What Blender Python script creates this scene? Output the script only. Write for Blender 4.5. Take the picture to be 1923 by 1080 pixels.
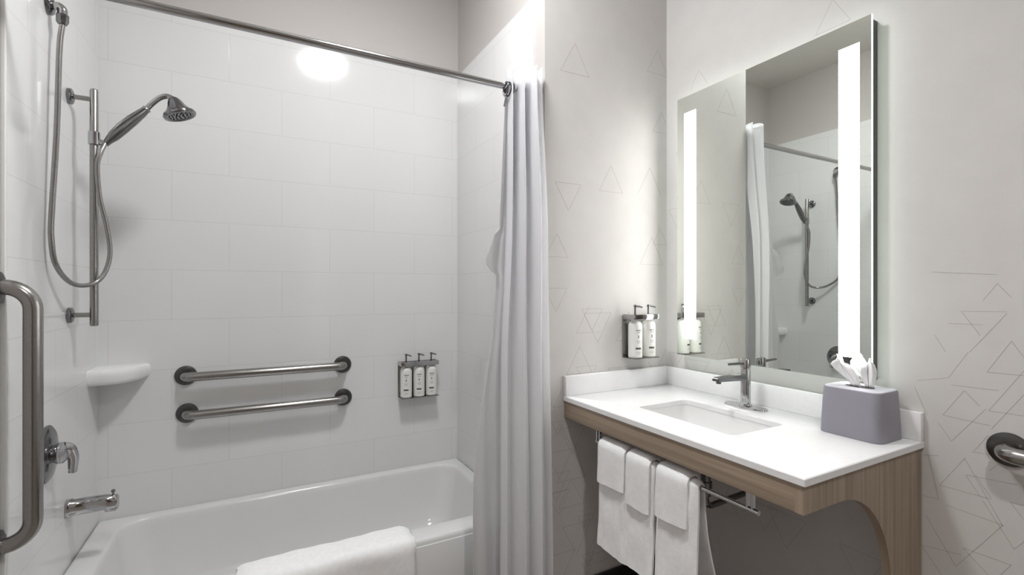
import bpy, bmesh, math, random
from mathutils import Vector, Matrix
from math import sin, cos, pi, radians

for _o in list(bpy.data.objects):
    bpy.data.objects.remove(_o)
C = bpy.context.scene.collection
rnd = random.Random(11)

# ---------------------------------------------------------------- camera, world, exposure
cam_d = bpy.data.cameras.new('camera')
cam_d.sensor_width = 36.0
cam_d.lens = 896.2 * 36.0 / 1923.0
cam_d.shift_y = 3.7 / 1923.0
cam_d.clip_start = 0.02
cam = bpy.data.objects.new('camera', cam_d)
C.objects.link(cam)
cam.location = (0.0, 0.0, 1.278)
cam.rotation_euler = (pi / 2, 0.0, -0.4938)
bpy.context.scene.camera = cam

w = bpy.data.worlds.new('world')
bpy.context.scene.world = w
w.use_nodes = True
w.node_tree.nodes['Background'].inputs[0].default_value = (0.8, 0.85, 0.9, 1)
w.node_tree.nodes['Background'].inputs[1].default_value = 0.2

vs = bpy.context.scene.view_settings
vs.view_transform = 'Standard'
vs.look = 'None'
vs.gamma = 1.0
vs.use_curve_mapping = False
vs.exposure = 0.41

LAMP = 88.0          # ceiling lamp over the bathroom
FILL = 62.0          # watts of the unseen spot added as fill behind the viewpoint
STRIP = 11.0         # lit strips of the mirror
EDGE = 3.4           # glow of the mirror's glass edge

# ---------------------------------------------------------------- room dimensions (metres)
XS, XE, XM = -0.5474, 0.9732, 1.6258      # shower wall tile, tub end tile, mirror wall
YB, YW = 2.4412, 1.5565                   # tub back wall tile, vanity side wall
YT = 1.648                                # where the tile of the alcove stops
YR = -1.35                                # wall behind the viewpoint
ZC = 2.92                                 # ceiling
ZT = 2.441                                # top of tile
TILE = 0.008

# ---------------------------------------------------------------- materials
def lin(c):
    return tuple(((x / 255.0) / 12.92 if x / 255.0 <= 0.04045 else ((x / 255.0 + 0.055) / 1.055) ** 2.4) for x in c) + (1.0,)

def new_mat(name):
    m = bpy.data.materials.new(name)
    m.use_nodes = True
    nt = m.node_tree
    return m, nt, nt.nodes['Principled BSDF']

def plain(name, col, rough=0.5, metal=0.0, noise=0.0, nscale=40.0, bump=0.0, bscale=200.0, spec=0.5, dist=0.002):
    m, nt, b = new_mat(name)
    b.inputs['Roughness'].default_value = rough
    b.inputs['Metallic'].default_value = metal
    b.inputs['Specular IOR Level'].default_value = spec
    col = col if len(col) == 4 else tuple(col) + (1,)
    tc = nt.nodes.new('ShaderNodeTexCoord')
    if noise > 0:
        n = nt.nodes.new('ShaderNodeTexNoise')
        n.inputs['Scale'].default_value = nscale
        n.inputs['Detail'].default_value = 4
        nt.links.new(tc.outputs['Object'], n.inputs['Vector'])
        r = nt.nodes.new('ShaderNodeValToRGB')
        r.color_ramp.elements[0].position = 0.3
        r.color_ramp.elements[1].position = 0.7
        r.color_ramp.elements[0].color = tuple(x * (1 - noise) for x in col[:3]) + (1,)
        r.color_ramp.elements[1].color = tuple(min(1, x * (1 + noise)) for x in col[:3]) + (1,)
        nt.links.new(n.outputs['Fac'], r.inputs['Fac'])
        nt.links.new(r.outputs['Color'], b.inputs['Base Color'])
    else:
        b.inputs['Base Color'].default_value = col
    if bump > 0:
        n2 = nt.nodes.new('ShaderNodeTexNoise')
        n2.inputs['Scale'].default_value = bscale
        n2.inputs['Detail'].default_value = 3
        nt.links.new(tc.outputs['Object'], n2.inputs['Vector'])
        bp = nt.nodes.new('ShaderNodeBump')
        bp.inputs['Strength'].default_value = bump
        bp.inputs['Distance'].default_value = dist
        nt.links.new(n2.outputs['Fac'], bp.inputs['Height'])
        nt.links.new(bp.outputs['Normal'], b.inputs['Normal'])
    return m

def emit(name, col, strength):
    m, nt, b = new_mat(name)
    b.inputs['Base Color'].default_value = (0.9, 0.9, 0.9, 1)
    b.inputs['Emission Color'].default_value = tuple(col) + (1,)
    b.inputs['Emission Strength'].default_value = strength
    return m

def tile_mat():
    m, nt, b = new_mat('white_glazed_tile')
    uv = nt.nodes.new('ShaderNodeUVMap')
    mp = nt.nodes.new('ShaderNodeMapping')
    mp.inputs['Location'].default_value = (-0.108, -0.1096, 0)
    nt.links.new(uv.outputs['UV'], mp.inputs['Vector'])
    br = nt.nodes.new('ShaderNodeTexBrick')
    br.offset = 0.5
    br.offset_frequency = 2
    br.inputs['Color1'].default_value = (0.76, 0.76, 0.76, 1)
    br.inputs['Color2'].default_value = (0.77, 0.77, 0.77, 1)
    br.inputs['Mortar'].default_value = (0.65, 0.65, 0.65, 1)
    br.inputs['Scale'].default_value = 1.0
    br.inputs['Mortar Size'].default_value = 0.0011
    br.inputs['Mortar Smooth'].default_value = 0.3
    br.inputs['Brick Width'].default_value = 0.4168
    br.inputs['Row Height'].default_value = 0.2084
    nt.links.new(mp.outputs['Vector'], br.inputs['Vector'])
    nt.links.new(br.outputs['Color'], b.inputs['Base Color'])
    n = nt.nodes.new('ShaderNodeTexNoise')
    n.inputs['Scale'].default_value = 2.2
    n.inputs['Detail'].default_value = 0.0
    nt.links.new(uv.outputs['UV'], n.inputs['Vector'])
    mx = nt.nodes.new('ShaderNodeMath')
    mx.operation = 'MULTIPLY_ADD'
    mx.inputs[1].default_value = -0.6
    nt.links.new(br.outputs['Fac'], mx.inputs[0])
    nt.links.new(n.outputs['Fac'], mx.inputs[2])
    bp = nt.nodes.new('ShaderNodeBump')
    bp.inputs['Strength'].default_value = 0.2
    bp.inputs['Distance'].default_value = 0.002
    nt.links.new(mx.outputs[0], bp.inputs['Height'])
    nt.links.new(bp.outputs['Normal'], b.inputs['Normal'])
    b.inputs['Roughness'].default_value = 0.1
    b.inputs['Specular IOR Level'].default_value = 0.4
    return m

def wood_mat(name, vertical):
    m, nt, b = new_mat(name)
    uv = nt.nodes.new('ShaderNodeUVMap')
    mp = nt.nodes.new('ShaderNodeMapping')
    mp.inputs['Scale'].default_value = (60, 1.6, 1) if vertical else (1.6, 60, 1)
    nt.links.new(uv.outputs['UV'], mp.inputs['Vector'])
    n = nt.nodes.new('ShaderNodeTexNoise')
    n.inputs['Scale'].default_value = 1.0
    n.inputs['Detail'].default_value = 5
    n.inputs['Roughness'].default_value = 0.6
    nt.links.new(mp.outputs['Vector'], n.inputs['Vector'])
    r = nt.nodes.new('ShaderNodeValToRGB')
    r.color_ramp.elements[0].position = 0.28
    r.color_ramp.elements[0].color = lin((134, 117, 100))
    r.color_ramp.elements[1].position = 0.72
    r.color_ramp.elements[1].color = lin((174, 157, 139))
    nt.links.new(n.outputs['Fac'], r.inputs['Fac'])
    nt.links.new(r.outputs['Color'], b.inputs['Base Color'])
    b.inputs['Roughness'].default_value = 0.5
    return m

def curtain_mat(name, col, transp, transl):
    m = bpy.data.materials.new(name)
    m.use_nodes = True
    nt = m.node_tree
    nt.nodes.clear()
    out = nt.nodes.new('ShaderNodeOutputMaterial')
    d = nt.nodes.new('ShaderNodeBsdfPrincipled')
    d.inputs['Base Color'].default_value = col
    d.inputs['Roughness'].default_value = 0.55
    t = nt.nodes.new('ShaderNodeBsdfTranslucent')
    t.inputs['Color'].default_value = col
    mix = nt.nodes.new('ShaderNodeMixShader')
    mix.inputs[0].default_value = transl
    nt.links.new(d.outputs[0], mix.inputs[1])
    nt.links.new(t.outputs[0], mix.inputs[2])
    tr = nt.nodes.new('ShaderNodeBsdfTransparent')
    mix2 = nt.nodes.new('ShaderNodeMixShader')
    mix2.inputs[0].default_value = transp
    nt.links.new(mix.outputs[0], mix2.inputs[1])
    nt.links.new(tr.outputs[0], mix2.inputs[2])
    nt.links.new(mix2.outputs[0], out.inputs['Surface'])
    return m

M = dict(
    tile=tile_mat(),
    paint=plain('warm_grey_paint', lin((194, 189, 186)), 0.6, bump=0.05, bscale=300),
    white_trim=plain('white_trim', lin((232, 232, 230)), 0.3, bump=0.02),
    paper=plain('light_grey_wallpaper', lin((208, 205, 203)), 0.6, noise=0.02, nscale=12, bump=0.08, bscale=400),
    paper_line=plain('taupe_wallpaper_lines', lin((176, 170, 166)), 0.5, noise=0.04),
    ceil=plain('ceiling_paint', lin((225, 222, 216)), 0.8, bump=0.05),
    floor=plain('floor_tile', lin((146, 138, 130)), 0.45, noise=0.2, nscale=9, bump=0.05),
    base=plain('dark_baseboard', lin((38, 35, 33)), 0.5, bump=0.02),
    door=plain('door_laminate', lin((92, 78, 66)), 0.5, noise=0.1, nscale=8),
    chrome=plain('chrome', (0.5, 0.5, 0.51), 0.1, 1.0, bump=0.01),
    chrome_dark=plain('chrome_dark', (0.24, 0.24, 0.25), 0.16, 1.0, bump=0.02),
    steel=plain('brushed_steel', (0.34, 0.33, 0.32), 0.24, 1.0, noise=0.06, nscale=120),
    steel_dark=plain('brushed_steel_flange', (0.11, 0.107, 0.105), 0.3, 1.0, noise=0.06, nscale=120),
    enamel=plain('white_enamel', lin((226, 226, 226)), 0.16, bump=0.01, bscale=6),
    ceramic=plain('white_ceramic', lin((236, 236, 236)), 0.12, bump=0.01, bscale=8),
    quartz=plain('white_quartz', lin((238, 238, 239)), 0.22, noise=0.015, nscale=90),
    wood_v=wood_mat('oak_laminate_upright', True),
    wood_h=wood_mat('oak_laminate_level', False),
    curtain=curtain_mat('white_curtain_fabric', (0.96, 0.96, 0.975, 1), 0.0, 0.58),
    liner=curtain_mat('grey_white_liner_vinyl', (0.84, 0.84, 0.85, 1), 0.2, 0.4),
    towel=plain('white_terry', lin((246, 246, 247)), 0.95, noise=0.03, nscale=60, bump=0.5, bscale=420, spec=0.1),
    bottle=plain('white_bottle_plastic', lin((230, 230, 226)), 0.35, bump=0.01),
    black=plain('charcoal_plastic', lin((60, 60, 60)), 0.4, bump=0.02),
    print_grey=plain('grey_print', lin((150, 150, 147)), 0.5, noise=0.02),
    print_dark=plain('dark_print', lin((92, 92, 90)), 0.5, noise=0.02),
    box=plain('grey_lilac_plastic', lin((146, 144, 154)), 0.45, noise=0.015, nscale=30),
    lid=plain('pale_lilac_plastic', lin((206, 205, 214)), 0.4, bump=0.01),
    tissue=plain('tissue_paper', lin((246, 246, 246)), 0.9, bump=0.2, bscale=150, spec=0.1),
    mirror=plain('silvered_glass', (0.80, 0.835, 0.79), 0.0, 1.0),
    edge=emit('glass_edge', (0.86, 1.0, 0.9), EDGE),
    chassis=plain('mirror_chassis_aluminium', lin((84, 88, 85)), 0.5, 0.0, bump=0.02),
    strip=emit('lit_frosted_strip', (1.0, 0.99, 0.96), STRIP),
    lamp=emit('lamp_diffuser', (0.975, 0.99, 1.0), LAMP),
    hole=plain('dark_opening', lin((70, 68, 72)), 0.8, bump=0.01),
)

# ---------------------------------------------------------------- mesh builder
class MB:
    """Collects shapes in world coordinates and links them as ONE mesh object."""
    def __init__(self):
        self.v, self.f, self.mi = [], [], []
    def add(self, verts, faces, mi=0):
        o = len(self.v)
        self.v += [Vector(p) for p in verts]
        for k, fc in enumerate(faces):
            self.f.append([i + o for i in fc])
            self.mi.append(mi[k] if isinstance(mi, list) else mi)
        return self
    def box(self, x0, x1, y0, y1, z0, z1, mi=0, bevel=0.0, seg=2):
        """mi may be a dict face->index with keys -x +x -y +y -z +z"""
        vs_ = [(x0, y0, z0), (x1, y0, z0), (x1, y1, z0), (x0, y1, z0), (x0, y0, z1), (x1, y0, z1), (x1, y1, z1), (x0, y1, z1)]
        fs = [(0, 3, 2, 1), (4, 5, 6, 7), (0, 1, 5, 4), (2, 3, 7, 6), (1, 2, 6, 5), (3, 0, 4, 7)]
        if isinstance(mi, dict):
            mi = [mi.get(k, 0) for k in ('-z', '+z', '-y', '+y', '+x', '-x')]
        if bevel > 0:
            bm = bmesh.new()
            bv = [bm.verts.new(p) for p in vs_]
            for fc in fs:
                bm.faces.new([bv[i] for i in fc])
            bmesh.ops.bevel(bm, geom=list(bm.edges), offset=bevel, segments=seg, profile=0.5, affect='EDGES')
            bm.verts.index_update()
            self.add([p.co.copy() for p in bm.verts], [[q.index for q in fc.verts] for fc in bm.faces], 0 if isinstance(mi, list) else mi)
            bm.free()
        else:
            self.add(vs_, fs, mi)
        return self
    def loft(self, rings, cap0=True, cap1=True, mi=0, closed=True):
        n = len(rings[0])
        vs_ = [p for r in rings for p in r]
        fs = []
        m = n if closed else n - 1
        for k in range(len(rings) - 1):
            for i in range(m):
                j = (i + 1) % n
                fs.append((k * n + i, k * n + j, (k + 1) * n + j, (k + 1) * n + i))
        if cap0:
            fs.append(tuple(reversed(range(n))))
        if cap1:
            fs.append(tuple(range((len(rings) - 1) * n, len(rings) * n)))
        return self.add(vs_, fs, mi)
    def tube(self, pts, r, seg=16, cap=True, mi=0):
        pts = [Vector(p) for p in pts]
        n = len(pts)
        rs = r if isinstance(r, (list, tuple)) else [r] * n
        tang = []
        for i in range(n):
            a = pts[max(0, i - 1)]
            b = pts[min(n - 1, i + 1)]
            tang.append((b - a).normalized())
        u = tang[0].orthogonal().normalized()
        rings = []
        for i in range(n):
            t = tang[i]
            u = (u - t * u.dot(t)).normalized()
            v = t.cross(u)
            rings.append([pts[i] + (u * cos(2 * pi * k / seg) + v * sin(2 * pi * k / seg)) * rs[i] for k in range(seg)])
        return self.loft(rings, cap, cap, mi)
    def lathe(self, origin, axis, prof, seg=28, mi=0, cap=True):
        """prof: list of (radius, distance along the axis)"""
        o = Vector(origin)
        a = Vector(axis).normalized()
        u = a.orthogonal().normalized()
        v = a.cross(u)
        rings = [[o + a * h + (u * cos(2 * pi * k / seg) + v * sin(2 * pi * k / seg)) * max(r, 1e-5) for k in range(seg)] for r, h in prof]
        return self.loft(rings, cap, cap, mi)
    def torus(self, c, axis, R, r, seg=24, rseg=8, mi=0):
        a = Vector(axis).normalized()
        u = a.orthogonal().normalized()
        v = a.cross(u)
        c = Vector(c)
        vs_, fs = [], []
        for i in range(seg):
            d = u * cos(2 * pi * i / seg) + v * sin(2 * pi * i / seg)
            for j in range(rseg):
                vs_.append(c + d * (R + r * cos(2 * pi * j / rseg)) + a * r * sin(2 * pi * j / rseg))
        for i in range(seg):
            for j in range(rseg):
                i2, j2 = (i + 1) % seg, (j + 1) % rseg
                fs.append((i * rseg + j, i2 * rseg + j, i2 * rseg + j2, i * rseg + j2))
        return self.add(vs_, fs, mi)
    def build(self, name, mats, parent=None, smooth=True, angle=35, solid=0.0, subsurf=0, uv=False):
        me = bpy.data.meshes.new(name)
        off = Vector((0, 0, 0))
        if parent is not None:
            q = parent
            while q is not None:
                off = off + Vector(q.location)
                q = q.parent
        else:
            if self.v and name.split('.')[0] not in SETTING:
                lo = Vector([min(p[i] for p in self.v) for i in range(3)])
                hi = Vector([max(p[i] for p in self.v) for i in range(3)])
                off = Vector(((lo.x + hi.x) / 2, (lo.y + hi.y) / 2, lo.z))
        me.from_pydata([tuple(p - off) for p in self.v], [], self.f)
        for m in (mats if isinstance(mats, list) else [mats]):
            me.materials.append(m)
        me.polygons.foreach_set('material_index', self.mi)
        bm = bmesh.new()
        bm.from_mesh(me)
        bmesh.ops.recalc_face_normals(bm, faces=bm.faces)
        if uv:
            lay = bm.loops.layers.uv.new('UVMap')
            for fc in bm.faces:
                n = fc.normal
                for lp in fc.loops:
                    p = lp.vert.co + off
                    if abs(n.x) > 0.7:
                        lp[lay].uv = (p.y, p.z)
                    elif abs(n.y) > 0.7:
                        lp[lay].uv = (p.x, p.z)
                    else:
                        lp[lay].uv = (p.y, p.x)
        bm.to_mesh(me)
        bm.free()
        if smooth:
            me.polygons.foreach_set('use_smooth', [True] * len(me.polygons))
            me.set_sharp_from_angle(angle=radians(angle))
        o = bpy.data.objects.new(name, me)
        C.objects.link(o)
        if parent is not None:
            o.parent = parent
        else:
            o.location = off
        if solid > 0:
            md = o.modifiers.new('solid', 'SOLIDIFY')
            md.thickness = solid
            md.offset = 0
        if subsurf:
            md = o.modifiers.new('sub', 'SUBSURF')
            md.levels = subsurf
            md.render_levels = subsurf
        return o

SETTING = ()

def tag(o, label, cat, group=None, kind=None):
    o['label'] = label
    o['category'] = cat
    if group:
        o['group'] = group
    if kind:
        o['kind'] = kind
    return o

def thing(name, loc, label, cat, group=None):
    o = bpy.data.objects.new(name, None)
    o.empty_display_size = 0.05
    C.objects.link(o)
    o.location = loc
    return tag(o, label, cat, group)

def struct(o):
    o['kind'] = 'structure'
    return o

def copy_tree(src, loc, label):
    r = src.copy()
    C.objects.link(r)
    r.location = loc
    r['label'] = label
    for ch in list(src.children):
        c = ch.copy()
        C.objects.link(c)
        c.parent = r
        for g in ch.children:
            d = g.copy()
            C.objects.link(d)
            d.parent = c
    return r

def rrect(cx, cy, hx, hy, r, z, n=8):
    """rounded rectangle ring, n+1 points per corner"""
    pts = []
    for (sx, sy, a0) in ((1, 1, 0), (-1, 1, pi / 2), (-1, -1, pi), (1, -1, 3 * pi / 2)):
        for k in range(n + 1):
            a = a0 + (pi / 2) * k / n
            pts.append((cx + sx * (hx - r) + r * cos(a), cy + sy * (hy - r) + r * sin(a), z))
    return pts

def arc_path(pts, rad, n=8):
    """polyline with rounded corners"""
    pts = [Vector(p) for p in pts]
    out = [pts[0]]
    for i in range(1, len(pts) - 1):
        a, b, c = pts[i - 1], pts[i], pts[i + 1]
        d1, d2 = (a - b).normalized(), (c - b).normalized()
        ang = d1.angle(d2)
        la = (a - b).length * (0.95 if i == 1 else 0.49)
        lc = (c - b).length * (0.95 if i == len(pts) - 2 else 0.49)
        t = min(rad / math.tan(ang / 2), la, lc)
        rr = t * math.tan(ang / 2)
        ctr = b + (d1 + d2).normalized() * (rr / sin(ang / 2))
        p0, p1 = b + d1 * t - ctr, b + d2 * t - ctr
        tot = p0.angle(p1)
        for k in range(n + 1):
            f = k / n
            out.append(ctr + (p0 * sin((1 - f) * tot) + p1 * sin(f * tot)) / sin(tot))
    out.append(pts[-1])
    return out

def spline(pts, n=10):
    P = [Vector(p) for p in pts]
    P = [P[0] * 2 - P[1]] + P + [P[-1] * 2 - P[-2]]
    out = []
    for i in range(1, len(P) - 2):
        for k in range(n):
            t = k / n
            a, b, c, d = P[i - 1], P[i], P[i + 1], P[i + 2]
            out.append(0.5 * ((2 * b) + (c - a) * t + (2 * a - 5 * b + 4 * c - d) * t * t + (3 * b - a - 3 * c + d) * t ** 3))
    out.append(P[-2])
    return out

def sstep(a, b, x):
    t = max(0.0, min(1.0, (x - a) / (b - a)))
    return t * t * (3 - 2 * t)

# ---------------------------------------------------------------- the setting
SETTING = ('floor', 'ceiling', 'wall_back', 'wall_left', 'wall_right', 'wall_rear', 'wall_side', 'baseboard_side',
           'baseboard_right', 'baseboard_rear', 'trim_1', 'trim_2', 'door_1')
PX0, PX1, PY1 = XS - TILE, XE + TILE, YB + TILE       # painted planes behind the tile

struct(MB().box(PX0 - 0.1, XM + 0.1, YR - 0.1, PY1 + 0.1, -0.1, 0).build('floor', M['floor'], smooth=False))
struct(MB().box(PX0 - 0.1, XM + 0.1, YR - 0.1, PY1 + 0.1, ZC, ZC + 0.1).build('ceiling', M['ceil'], smooth=False))
wl = struct(MB().box(PX0 - 0.1, PX0, YR, PY1 + 0.1, 0, ZC).build('wall_left', M['paint'], smooth=False))
wb = struct(MB().box(PX0, PX1, PY1, PY1 + 0.1, 0, ZC).build('wall_back', M['paint'], smooth=False))

def triangles(avoid=None, area=(0, 1, 0, 1), count=100, seed=3):
    """outlines of the wallpaper's level-based triangles: list of (a0,z0,a1,z1)"""
    r = random.Random(seed)
    segs = []
    for _ in range(count):
        a = r.uniform(area[0], area[1])
        z = r.uniform(area[2], area[3])
        s = r.choice((0.06, 0.085, 0.105, 0.125, 0.14))
        if z > 1.0 and r.random() < (0.60 if z < 1.3 else 0.86):
            continue
        if avoid and avoid[0] - 0.09 < a < avoid[1] + 0.09 and avoid[2] - 0.09 < z < avoid[3] + 0.09:
            continue
        up = 1 if r.random() < 0.55 else -1
        h = s * 0.866 * up
        p = [(a - s / 2, z), (a + s / 2, z), (a, z + h)]
        for i in range(3):
            if r.random() < 0.93:
                segs.append(p[i] + p[(i + 1) % 3])
    return segs

SEEN = [(0.542, 1.221, 0.456, 1.223), (0.542, 1.221, 0.505, 1.161), (0.456, 1.219, 0.525, 1.117), (0.568, 1.188, 0.5, 1.188), (0.448, 1.152, 0.492, 1.07), (0.492, 1.07, 0.4, 1.071), (0.448, 1.152, 0.4, 1.07), (0.426, 1.083, 0.489, 0.973), (0.489, 0.973, 0.37, 0.975), (0.536, 1.015, 0.58, 0.941), (0.58, 0.941, 0.487, 0.936), (0.536, 1.015, 0.505, 0.98), (0.495, 0.975, 0.562, 0.876), (0.562, 0.876, 0.589, 0.917), (0.562, 1.025, 0.471, 1.027), (0.535, 0.839, 0.587, 0.75), (0.587, 0.75, 0.484, 0.752), (0.535, 0.839, 0.463, 0.693), (0.533, 0.796, 0.436, 0.805), (0.533, 0.796, 0.505, 0.751), (0.514, 0.803, 0.484, 0.754), (0.5, 0.742, 0.443, 0.646), (0.443, 0.646, 0.39, 0.73), (0.553, 0.548, 0.463, 0.696), (0.463, 0.696, 0.574, 0.702), (0.617, 0.657, 0.553, 0.548), (0.45, 0.758, 0.4, 0.69), (0.45, 0.758, 0.4, 0.76), (0.627, 0.57, 0.542, 0.584), (0.627, 0.57, 0.583, 0.511), (0.519, 0.86, 0.489, 0.912), (0.519, 0.86, 0.484, 0.863), (0.487, 0.823, 0.438, 0.891), (0.539, 0.604, 0.489, 0.559), (0.539, 0.604, 0.448, 0.605), (0.448, 0.605, 0.468, 0.57), (0.643, 1.007, 0.614, 0.933), (0.637, 1.024, 0.568, 1.043), (0.598, 1.155, 0.574, 1.111), (0.568, 1.043, 0.528, 1.116), (0.484, 0.928, 0.4, 1.07), (0.605, 1.326, 0.473, 1.315), (0.473, 1.293, 0.5, 1.25), (0.473, 1.293, 0.448, 1.258), (0.621, 0.821, 0.589, 0.829), (0.611, 0.824, 0.589, 0.711), (0.627, 0.708, 0.589, 0.711)]

def paper_lines(mb, segs, plane, value, lim, wd=0.0012):
    """thin raised lines on a wall plane ('x' or 'y'), clipped to lim = (a0,a1,z0,z1)"""
    for (a0, z0, a1, z1) in segs:
        # clip to the wall
        t0, t1 = 0.0, 1.0
        da, dz = a1 - a0, z1 - z0
        ok = True
        for p, q in ((-da, a0 - lim[0]), (da, lim[1] - a0), (-dz, z0 - lim[2]), (dz, lim[3] - z0)):
            if abs(p) < 1e-9:
                if q < 0:
                    ok = False
                continue
            t = q / p
            if p < 0:
                t0 = max(t0, t)
            else:
                t1 = min(t1, t)
        if not ok or t0 >= t1:
            continue
        A0, Z0, A1, Z1 = a0 + da * t0, z0 + dz * t0, a0 + da * t1, z0 + dz * t1
        L = math.hypot(A1 - A0, Z1 - Z0)
        if L < 0.004:
            continue
        na, nz = -(Z1 - Z0) / L * wd / 2, (A1 - A0) / L * wd / 2
        q4 = [(A0 + na, Z0 + nz), (A1 + na, Z1 + nz), (A1 - na, Z1 - nz), (A0 - na, Z0 - nz)]
        if plane == 'x':
            mb.add([(value, a, z) for a, z in q4] + [(value + 0.0006, a, z) for a, z in q4],
                   [(0, 1, 2, 3), (7, 6, 5, 4), (0, 4, 5, 1), (1, 5, 6, 2), (2, 6, 7, 3), (3, 7, 4, 0)], 1)
        else:
            mb.add([(a, value, z) for a, z in q4] + [(a, value + 0.0006, z) for a, z in q4],
                   [(0, 1, 2, 3), (7, 6, 5, 4), (0, 4, 5, 1), (1, 5, 6, 2), (2, 6, 7, 3), (3, 7, 4, 0)], 1)

# mirror wall, papered
mb = MB().box(XM, XM + 0.1, YR, YW + 0.05, 0, ZC)
segs = SEEN + triangles((0.40, 0.66, 0.5, 1.3), (YR, YW, 0.1, ZC), 520, 5)
paper_lines(mb, segs, 'x', XM - 0.0003, (YR, YW, 0.12, ZC))
wr = struct(mb.build('wall_right', [M['paper'], M['paper_line']], smooth=False))
# the wall block between the tub and the vanity: papered towards the vanity, painted towards the tub
mb = MB().box(PX1, XM + 0.1, YW, PY1 + 0.1, 0, ZC, {'-x': 2, '-y': 0})
paper_lines(mb, triangles(None, (PX1, XM, 0.1, ZC), 130, 8), 'y', YW - 0.0003, (PX1 + 0.003, XM, 0.12, ZC))
ws = struct(mb.build('wall_side', [M['paper'], M['paper_line'], M['paint']], smooth=False))
# wall behind the viewpoint, with a door
struct(MB().box(PX0, XM, YR - 0.1, YR, 0, ZC).build('wall_rear', M['paint'], smooth=False))
d1 = struct(MB().box(-0.35, 0.5, YR, YR + 0.04, 0, 2.05, bevel=0.003).build('door_1', M['door']))
MB().tube(arc_path([(0.42, YR + 0.04, 1.0), (0.42, YR + 0.09, 1.0), (0.31, YR + 0.09, 1.0)], 0.015), 0.009).build('door_handle', M['chrome'], d1)
# tile lining of the tub alcove, 8 mm thick, part of its walls
MB().box(XS, XE, YB, PY1, 0.30, ZT).build('tile_panel', M['tile'], wb, smooth=False, uv=True)
MB().box(PX0, XS, YT, PY1, 0.30, ZT).build('tile_panel', M['tile'], wl, smooth=False, uv=True)
MB().box(XE, PX1, YT, PY1, 0.30, ZT).build('tile_panel', M['tile'], ws, smooth=False, uv=True)
struct(MB().box(XE - 0.002, PX1, YT - 0.012, YT, 0, ZT + 0.002, bevel=0.002).build('trim_1', M['white_trim']))
struct(MB().box(PX0, XS + 0.002, YT - 0.012, YT, 0, ZT + 0.002, bevel=0.002).build('trim_2', M['white_trim']))
struct(MB().box(PX1, XM, YW - 0.012, YW, 0, 0.115, bevel=0.003).build('baseboard_side', M['base']))
struct(MB().box(XM - 0.012, XM, YR, YW - 0.012, 0, 0.115, bevel=0.003).build('baseboard_right', M['base']))

# ---------------------------------------------------------------- ceiling lamp and added fill spot
def ceiling_lamp(x, y, r, mat, label):
    t = thing('ceiling_light', (x, y, ZC), label, 'ceiling light', 'round ceiling lights')
    MB().lathe((x, y, ZC), (0, 0, -1), [(r + 0.02, 0), (r + 0.02, 0.03), (r + 0.012, 0.045), (r, 0.045), (r, 0.03)]).build('lamp_base', M['white_trim'], t)
    MB().lathe((x, y, ZC - 0.031), (0, 0, -1), [(r - 0.002, 0), (r - 0.002, 0.02), (r * 0.95, 0.035), (r * 0.7, 0.05), (r * 0.3, 0.058), (0.001, 0.06)]).build('diffuser', mat, t)
ceiling_lamp(0.42, 1.29, 0.14, M['lamp'], 'round ceiling light above the bathtub edge, mirrored as a bright spot on the tile')
fill_ob = thing('fill_spot', (0.30, -0.35, ZC), 'unseen round fill light added at the ceiling behind the viewpoint', 'ceiling light')  # added fill, brightens the lower tile and the vanity front
MB().lathe((0.30, -0.35, ZC - 0.001), (0, 0, -1), [(0.055, 0.0), (0.078, 0.0), (0.078, 0.003), (0.070, 0.005), (0.058, 0.004), (0.055, 0.0)], 32, cap=False).build('ring', M['white_trim'], fill_ob)  # trim ring made up for the added fill light
ld = bpy.data.lights.new('fill_spot_light', 'SPOT')
ld.energy = FILL
ld.color = (1.0, 0.99, 0.97)
ld.shadow_soft_size = 0.05
ld.spot_size = radians(135)
ld.spot_blend = 0.8
lo_ = bpy.data.objects.new('fill_light', ld)
C.objects.link(lo_)
lo_.parent = fill_ob
lo_.location = (0, 0, -0.02)

# ---------------------------------------------------------------- bathtub
ZR = 0.362
tub = thing('bathtub', ((XS + XE) / 2, 2.06, 0), 'white built-in bathtub below the tiled walls', 'bathtub')
ocx, ocy = (XS + XE) / 2, (1.692 + YB) / 2
ohx, ohy = (XE - XS) / 2 - 0.0004, (YB - 1.692) / 2 - 0.0004
icx, icy = (-0.462 + 0.915) / 2, (1.790 + 2.386) / 2
ihx, ihy = (0.915 + 0.462) / 2, (2.386 - 1.790) / 2
rings = [rrect(ocx, ocy, ohx, ohy, 0.004, 0.0), rrect(ocx, ocy, ohx, ohy, 0.004, ZR - 0.014),
         rrect(ocx, ocy, ohx - 0.002, ohy - 0.002, 0.006, ZR - 0.006), rrect(ocx, ocy, ohx - 0.007, ohy - 0.007, 0.008, ZR - 0.001),
         rrect(ocx, ocy, ohx - 0.014, ohy - 0.014, 0.01, ZR),
         rrect(icx, icy, ihx + 0.010, ihy + 0.010, 0.10, ZR), rrect(icx, icy, ihx + 0.003, ihy + 0.003, 0.095, ZR - 0.003),
         rrect(icx, icy, ihx - 0.002, ihy - 0.002, 0.09, ZR - 0.012), rrect(icx, icy, ihx - 0.006, ihy - 0.004, 0.09, ZR - 0.03),
         rrect(icx, icy, ihx - 0.03, ihy - 0.02, 0.10, 0.20), rrect(icx, icy, ihx - 0.05, ihy - 0.035, 0.10, 0.12),
         rrect(icx, icy, ihx - 0.075, ihy - 0.06, 0.10, 0.08), rrect(icx, icy, ihx - 0.12, ihy - 0.10, 0.09, 0.065)]
MB().loft(rings, cap0=False, cap1=True).build('tub_shell', M['enamel'], tub, angle=50)
MB().box(XS + 0.002, XE - 0.002, 1.6865, 1.6925, 0.0, ZR - 0.022, bevel=0.002).build('apron', M['enamel'], tub)
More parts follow.
